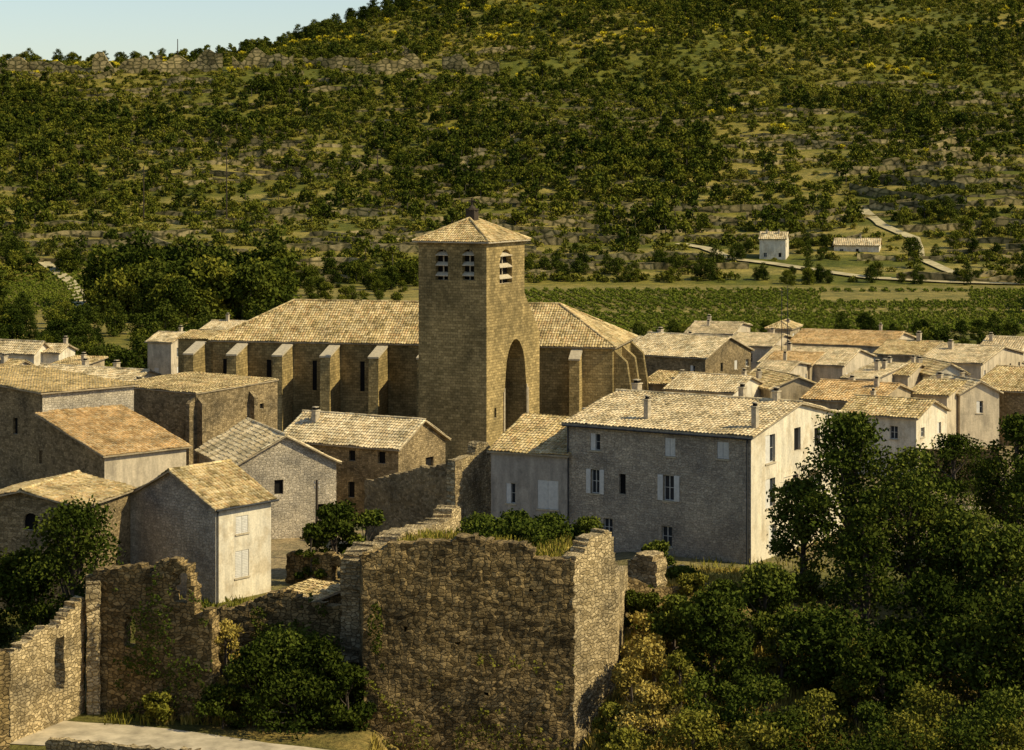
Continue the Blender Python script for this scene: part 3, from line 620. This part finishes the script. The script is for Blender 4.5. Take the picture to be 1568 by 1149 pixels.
tree('broadleaf_tree',1030,131,915,75,seed=16,nl=24); tree('broadleaf_tree',1390,170,735,110,seed=17,nl=24,mat=M_leafd); tree('broadleaf_tree',1460,190,668,110,seed=18,nl=24,mat=M_leafd)
tree('broadleaf_tree',112,134.5,772,185,seed=20,nl=64,mat=M_leafd,low=.06); tree('broadleaf_tree',40,137,840,120,seed=21,nl=36,mat=M_leafd,low=.05)
tree('laurel_bush',432,128.5,962,145,seed=22,nl=44,low=0,leaf=.22); tree('laurel_bush',490,127.5,975,110,seed=23,nl=36,low=0,leaf=.22,mat=M_leafd); tree('laurel_bush',390,127,985,90,seed=24,nl=26,low=0,leaf=.22,mat=M_leafd)
tree('laurel_bush',450,126,1030,150,seed=40,nl=34,low=0,leaf=.22,mat=M_leafd); tree('laurel_bush',530,126.5,1020,80,seed=41,nl=30,low=0,leaf=.22,mat=M_leafd)
tree('laurel_bush',512,153,772,90,seed=25,nl=30,low=0,mat=M_leafd); tree('laurel_bush',560,154,785,75,seed=26,nl=24,low=0); tree('laurel_bush',475,150,805,55,seed=27,nl=18,low=0,mat=M_leafd)
tree('laurel_bush',345,129,955,80,seed=28,nl=20,npl=200,low=0,mat=M_dry,leaf=.2)
k=30
for px,top,w,Y in((735,792,80,140),(790,788,90,141),(850,790,90,141),(900,795,70,140),(820,805,100,137),(760,802,80,138),(1040,870,60,145),(990,893,50,141)):
    tree('shrub',px,Y,top,w,seed=k,nl=22,npl=200,low=0,leaf=.22); k+=1
for px,top,w,Y,m in((1000,975,90,127,M_dry),(965,1010,70,125.5,M_dry),(1040,1000,80,125,M_leafs),(1000,1050,100,122,M_dry),(935,1080,60,122.5,M_leafs),(1080,1040,110,122,M_leafn),(1170,1040,130,121,M_leafn),(1260,1060,120,120,M_leafs),(1420,1055,130,120,M_leafs),(1330,1080,110,119,M_leafn),(1530,1060,150,119,M_leafn),(1130,985,90,126,M_leafn),(985,940,70,131,M_dry),(1200,1090,150,117,M_leafd),(1480,1100,180,117,M_leafn),(1060,1095,120,117.5,M_leafs),(1340,1120,180,115.5,M_leafd),(960,1120,80,119,M_leafs),(300,965,60,131,M_leafs),(340,1050,80,126.4,M_leafd),(60,930,60,133,M_leafd),(880,838,50,128.6,M_dry),(1440,770,160,176,M_leafd),(1530,790,120,170,M_leafn),(1240,880,80,139,M_leafd),(1005,830,50,148,M_leafn),(1195,960,60,128,M_leafs),(1310,985,70,124,M_leafs),(240,1060,50,127.4,M_leafs),(280,990,40,129,M_leafs),(1500,700,100,192,M_leafd),(1110,890,70,137,M_leafn),(1060,880,50,140,M_leafs),(965,900,50,136,M_leafd),(1000,910,60,134.5,M_leafd),(1390,1100,120,117,M_leafs),(1160,1110,120,116,M_leafs),(1560,1110,120,116,M_leafs)):
    tree('shrub',px,Y,top,w,seed=k,nl=20,npl=190,low=0,leaf=.2,mat=m); k+=1

r=np.random.default_rng(5)
def ivy(name,p0,Y0,p1,Y1,py0,py1,n,mat,o):
    u=r.random(n); v=r.random(n); Yv=Y0+(Y1-Y0)*u; X=PX(p0,Y0)+(PX(p1,Y1)-PX(p0,Y0))*u; Z=PZ(py1,(Y0+Y1)/2)+v*(py1-py0)*(Y0+Y1)/2/F
    d=vn(X*.9,Z*.7,o)*.8+vn(X*2.3,Z*2.1,o+1)*.35; keep=d>(.45+.35*v+.35*np.abs(u-.5)); X,Yv,Z,d=X[keep],Yv[keep],Z[keep],d[keep]
    c=np.stack([X,Yv-.12-.25*r.random(len(X)),Z],1); return qmesh(name,leaves(c,.2*r.uniform(.6,1.4,len(X)),r),np.clip(d-.3+r.uniform(-.2,.2,len(X)),0,1),[mat])
ivy('ivy',325,127.3,135,130.2,865,1110,5000,M_leafn,21); ivy('ivy',545,130.8,325,132.8,905,1080,9000,M_leafd,23); ivy('ivy',879,124.9,556,126.6,1000,1150,3500,M_leafs,25)
ivy('ivy',600,126.5,556,126.8,850,1150,2500,M_leafd,27); ivy('ivy',1135,141.8,948,137.8,885,1000,5000,M_leafd,29)
def grass(name,regions,mat):
    Q=[];T=[]
    for x0,x1,y0,y1,n,h in regions:
        x=r.uniform(x0,x1,n); y=r.uniform(y0,y1,n); keep=vn(x*1.2,y*1.2,9)>.35; x,y=x[keep],y[keep]; z=hz(x,y); m=len(x); hh=h*r.uniform(.5,1.3,m); w=.05; an=r.uniform(0,2*np.pi,m)
        b=np.stack([x,y,z-.05],1); s=np.stack([np.cos(an)*w,np.sin(an)*w,np.zeros(m)],1); tip=b+np.stack([r.normal(0,.12,m),r.normal(0,.12,m),hh],1)
        Q.append(np.stack([b-s,b+s,tip+s*.3,tip-s*.3],1)); T.append(np.clip(.3+.7*r.random(m),0,1))
    return qmesh(name,np.concatenate(Q),np.concatenate(T),[mat])
grass('dry_grass',[(4.5,24,117,133,30000,.6),(-8,4,128.5,140,8000,.5),(-21,-8,127.2,134,9000,.5),(6,16,138,148,7000,.3),(-8,6,118,125,9000,.5)],M_dry)
grass('green_grass',[(4,45,112,135,22000,.5),(-24,-6,127,145,9000,.4),(-8,4,129,142,7000,.6),(10,60,145,185,12000,.4)],M_leafs)

def tmpl(coll,name,mat,seed,nl,npl,leaf,zs,lowz=.05,R=1.,cone=False):
    rr=np.random.default_rng(seed); p,tt,cs=crown(rr,R,lowz,zs,nl,npl,leaf,cone,(.28,.46)); lq=leaves(p,leaf*rr.uniform(.6,1.4,len(p)),rr)
    tq=tubeq((0,0,-.2),(0,0,zs*.6),.07,.03,5); q=np.concatenate([lq,tq]); mi=np.concatenate([np.zeros(len(lq),int),np.ones(len(tq),int)])
    o=qmesh(name,q,np.concatenate([tt,np.full(len(tq),.5)]),[mat,M_bark],mi,False); coll.objects.link(o)
def scatter(name,X,Y,sc,idx,coll,dz=-.1):
    Z=hz(X,Y)+dz; me=bpy.data.meshes.new(name); me.vertices.add(len(X)); me.vertices.foreach_set('co',np.stack([X,Y,Z],1).astype(np.float32).ravel())
    a=me.attributes.new('sc','FLOAT','POINT'); a.data.foreach_set('value',sc.astype(np.float32))
    a=me.attributes.new('rt','FLOAT','POINT'); a.data.foreach_set('value',r.uniform(0,6.28,len(X)).astype(np.float32))
    a=me.attributes.new('ix','INT','POINT'); a.data.foreach_set('value',idx.astype(np.int32))
    o=link(bpy.data.objects.new(name,me)); g=bpy.data.node_groups.new(name,'GeometryNodeTree')
    g.interface.new_socket('Geometry',in_out='INPUT',socket_type='NodeSocketGeometry'); g.interface.new_socket('Geometry',in_out='OUTPUT',socket_type='NodeSocketGeometry')
    N=g.nodes; I=N.new('NodeGroupInput'); O=N.new('NodeGroupOutput'); ip=N.new('GeometryNodeInstanceOnPoints'); ci=N.new('GeometryNodeCollectionInfo')
    ci.inputs['Collection'].default_value=coll; ci.inputs['Separate Children'].default_value=True; ci.inputs['Reset Children'].default_value=True
    def na(n,t): x=N.new('GeometryNodeInputNamedAttribute'); x.data_type=t; x.inputs['Name'].default_value=n; return x.outputs['Attribute']
    cx=N.new('ShaderNodeCombineXYZ'); g.links.new(na('rt','FLOAT'),cx.inputs[2]); cs=N.new('ShaderNodeCombineXYZ'); s=na('sc','FLOAT')
    for i in range(3): g.links.new(s,cs.inputs[i])
    g.links.new(I.outputs[0],ip.inputs['Points']); g.links.new(ci.outputs[0],ip.inputs['Instance']); ip.inputs['Pick Instance'].default_value=True
    g.links.new(na('ix','INT'),ip.inputs['Instance Index']); g.links.new(cx.outputs[0],ip.inputs['Rotation']); g.links.new(cs.outputs[0],ip.inputs['Scale']); g.links.new(ip.outputs[0],O.inputs[0])
    md=o.modifiers.new('scatter','NODES'); md.node_group=g; return o
cT=bpy.data.collections.new('tree_templates'); cS=bpy.data.collections.new('scrub_templates'); cV=bpy.data.collections.new('vine_templates'); cB=bpy.data.collections.new('broom_templates'); cG=bpy.data.collections.new('grove_templates')
for i in range(6): tmpl(cT,'hill_tree_%d'%i,M_leafh if i<4 else M_leafd,300+i,12,24,.32,[1.6,2.,1.4,2.3,1.7,2.6][i],.1)
for i in range(4): tmpl(cS,'scrub_%d'%i,M_leafs if i<3 else M_leafh,320+i,8,20,.36,1.,.0)
for i in range(2): tmpl(cV,'vine_%d'%i,M_leafv,330+i,6,16,.4,1.3,.2)
for i in range(2): tmpl(cB,'broom_%d'%i,M_broom,340+i,7,20,.36,1.1,.0)
for i in range(4): tmpl(cG,'grove_tree_%d'%i,M_leafd if i<3 else M_leafh,350+i,28,80,.16,[2.2,2.6,3.,2.4][i],.1)
def cand(n,Y0,Y1,t0=-.31,t1=.31):
    Y=np.sqrt(r.uniform(Y0**2,Y1**2,n)); return r.uniform(t0,t1,n)*Y,Y
def offtrack(X,Y):
    k=np.ones(len(X),bool)
    for pts,w in tracks:
        for a,b in zip(pts,pts[1:]):
            a=np.array(a);b=np.array(b);d=b-a;t_=np.clip(((X-a[0])*d[0]+(Y-a[1])*d[1])/(d@d),0,1); dx=X-a[0]-t_*d[0]; dy=Y-a[1]-t_*d[1]; k&=~((np.abs(dx)<4)&(dy<4)&(dy>-13))
    return k
X,Y=cand(23000,535,1230); bear=X/Y*F+CX
d=.18+1.0*ss(.38,.64,vn(X/60,Y/60,11))*ss(.25,.55,vn(X/17,Y/17,12))
d=np.where((Y>660)&(Y<905)&(bear<1080),.38+1.3*d,d); d*=np.where(Y<690,.5,1); d*=np.where((bear>1080),.9,1); d*=np.where((Y>900)&(Y<945)&(bear<760),.25,1); d*=np.where((Y>960)&(bear<440),.35,1)
d*=np.where((abs(bear-1260)<130)&(Y<600),.0,1)
k_=(r.random(len(X))<d*.75)&offtrack(X,Y); X,Y=X[k_],Y[k_]
scatter('hillside_forest',X,Y,r.uniform(1.2,2.8,len(X))*(.75+.5*vn(X/50,Y/50,14)),r.integers(0,6,len(X)),cT)
X,Y=cand(34000,522,1220); bf=bandf(X,Y); tz=(Y<760); p_=np.where(tz,.22+.75*(bf<.45),.45+.6*vn(X/25,Y/25,15)); p_=np.where((abs(X/Y*F+CX-1260)<130)&(Y<575),.1,p_); k_=(r.random(len(X))<p_)&offtrack(X,Y); X,Y=X[k_],Y[k_]
scatter('hillside_scrub',X,Y,r.uniform(.6,2.0,len(X)),r.integers(0,4,len(X)),cS)
X,Y=cand(3200,700,1120); b_=X/Y*F+CX; k_=(vn(X/30,Y/9,16)>.68)&(b_>-200)&(Y>900)|(vn(X/20,Y/9,17)>.86); k_|=(abs(b_-930)<130)&(abs(Y-985-(.1*(b_-930)))<24)&(r.random(len(X))<.9); X,Y=X[k_],Y[k_]
scatter('yellow_broom_bushes',X,Y,r.uniform(1.2,2.4,len(X)),r.integers(0,2,len(X)),cB)
# vineyards: rows running up the valley floor, slightly oblique, in blocks split by headlands
VX=[];VY=[]
for xx in np.arange(-60,190,2.9):
    y=np.arange(396,500,1.5); x=xx-.16*(y-396); VX.append(x+r.normal(0,.1,len(y))); VY.append(y+r.normal(0,.15,len(y)))
for xx in np.arange(-190,-60,2.9):
    y=np.arange(440,545,1.5); x=xx+.1*(y-440); VX.append(x+r.normal(0,.1,len(y))); VY.append(y+r.normal(0,.15,len(y)))
X=np.concatenate(VX);Y=np.concatenate(VY); b_=X/Y*F+CX; k_=(r.random(len(X))<.95)&~((abs(b_-1370)<115)&(abs(Y-482)<14))&(np.abs(Y-446-.02*X)>2.5)&((X>-2)|(b_<122)); X,Y=X[k_],Y[k_]
scatter('vineyard',X,Y,r.uniform(.6,.9,len(X)),r.integers(0,2,len(X)),cV)
X=[];Y=[];S=[]
def clump(px0,px1,Y0,Y1,n,s0,s1):
    y=r.uniform(Y0,Y1,n); X.extend(((r.uniform(px0,px1,n)-CX)*y/F).tolist()); Y.extend(y.tolist()); S.extend(r.uniform(s0,s1,n).tolist())
clump(150,430,425,465,46,3.4,6.); clump(140,300,415,430,14,2.5,4.5); clump(440,660,500,530,26,1.4,2.6); clump(800,1100,520,548,24,1.2,2.2); clump(0,150,535,560,12,1.6,2.8)
clump(1050,1568,515,530,28,1.,1.8); clump(200,330,330,380,14,1.4,2.8); clump(60,240,285,320,14,1.2,2.6); clump(0,640,380,400,24,1.2,2.2); clump(950,1568,372,392,34,.8,1.7); clump(1220,1568,330,350,16,1.2,2.)
clump(-50,150,310,420,40,1.,2.4); clump(420,640,400,500,20,1.,2.); clump(950,1568,292,330,22,1.,2.2); clump(1000,1568,240,290,24,.9,1.8); clump(0,260,250,280,10,1.,2.)
clump(-250,0,420,520,60,2,4); clump(1568,1850,400,540,70,1.5,3); clump(800,960,290,330,8,1.2,2.); clump(1380,1568,556,620,14,1.2,2.4); clump(1225,1265,556,575,5,1.2,1.8); clump(1120,1155,556,575,5,1.2,1.8)
X=np.array(X);Y=np.array(Y);S=np.array(S); scatter('valley_trees',X,Y,S,r.integers(0,4,len(X)),cG)
bb=np.concatenate([r.uniform(-100,440,54),r.uniform(440,760,90)]); Y=r.uniform(1035,1060,len(bb)); Y[54:]+=r.uniform(20,110,90); X=(bb-CX)*Y/F; S=r.uniform(1.2,2.8,len(bb)); S[54:]*=1.3
scatter('skyline_trees',X,Y,S,r.integers(0,4,len(X)),cG)

mb=MB()
def strip(X0,Y0,ln,h,ang,th=.8,st=3.,dh=1.):
    n=max(2,int(ln/st)); P=[]
    for i in range(n+1):
        x=X0+ln*i/n; y=Y0+ang*ln*i/n+noise.noise(Vector((x*.04,Y0,0)))*5; z=hs(x,y); hh=h*(1+dh*noise.noise(Vector((x*.15,Y0*1.3,2)))) ; P.append((x,y,z,hh))
    for (x,y,z,h0),(x2,y2,z2,h1) in zip(P,P[1:]):
        if h0<.15*h and h1<.15*h: continue
        a,b_,c_,d_=(x,y,z-.8),(x2,y2,z2-.8),(x2,y2,z2+h1),(x,y,z+h0)
        mb.poly([a,b_,c_,d_],0,.5,[(x,z),(x2,z2),(x2,z2+h1),(x,z+h0)]); mb.poly([d_,c_,(x2,y2+th,z2+h1),(x,y+th,z+h0)],0,.5,[(x,0),(x2,0),(x2,th),(x,th)])
for i in range(210):
    yy=r.uniform(520,900); strip(r.uniform(-.26,.27)*yy,yy,r.uniform(15,75),r.uniform(.8,1.9),r.uniform(-.1,.1),1.2,4.)
for px,yy,ln,an in((1320,680,26,-1.2),(1300,660,30,-1.),(1415,745,14,.6),(1425,725,16,.5),(1430,705,14,.4),(1330,640,24,-.9)): strip(PX(px,yy),yy,ln,2.6,an,2.,3.,.7)
mb.obj('terrace_walls',[M_rock])
mb=MB(); 
for i in range(10): strip(-300+i*30,928+r.uniform(-5,5),r.uniform(24,33),r.uniform(4.,7.),r.uniform(-.1,.1),2.5,2.,1.1)
for i in range(8): strip(-290+i*36+r.uniform(-8,8),r.uniform(900,918),r.uniform(14,26),r.uniform(1.5,3),r.uniform(-.1,.1),1.6,2.,1.)
strip(-75,955,90,3.,.12,2.,3.,1.3)
mb.obj('limestone_cliff_band',[M_rock])

# ---------------------------------------------------------------- light, sky, camera
sd=Vector((.72,-.21,.66)).normalized()
sl=bpy.data.lights.new('sun','SUN'); sl.energy=5.; sl.angle=math.radians(.5); sl.color=(1,.88,.58); so=link(bpy.data.objects.new('sun',sl)); so.rotation_euler=sd.to_track_quat('Z','Y').to_euler(); so.location=(60,60,200)
w=bpy.data.worlds.new('World'); scene.world=w; w.use_nodes=True; bg=w.node_tree.nodes['Background']; sk=w.node_tree.nodes.new('ShaderNodeTexSky'); sk.sky_type='NISHITA'; sk.sun_disc=False
sk.sun_elevation=math.asin(sd.z); sk.sun_rotation=math.atan2(sd.x,sd.y); sk.air_density=1.; sk.dust_density=.6; sk.ozone_density=1.; w.node_tree.links.new(sk.outputs[0],bg.inputs[0]); bg.inputs[1].default_value=.13
cam=bpy.data.cameras.new('camera'); co=link(bpy.data.objects.new('camera',cam)); co.location=(0,0,H); co.rotation_euler=(math.radians(90),0,0); cam.sensor_width=36; cam.lens=F/1568*36; cam.shift_y=-(574.5-HY)/1568; cam.clip_start=1; cam.clip_end=6000; scene.camera=co
scene.view_settings.view_transform='Standard'; scene.view_settings.look='None'; scene.view_settings.exposure=0
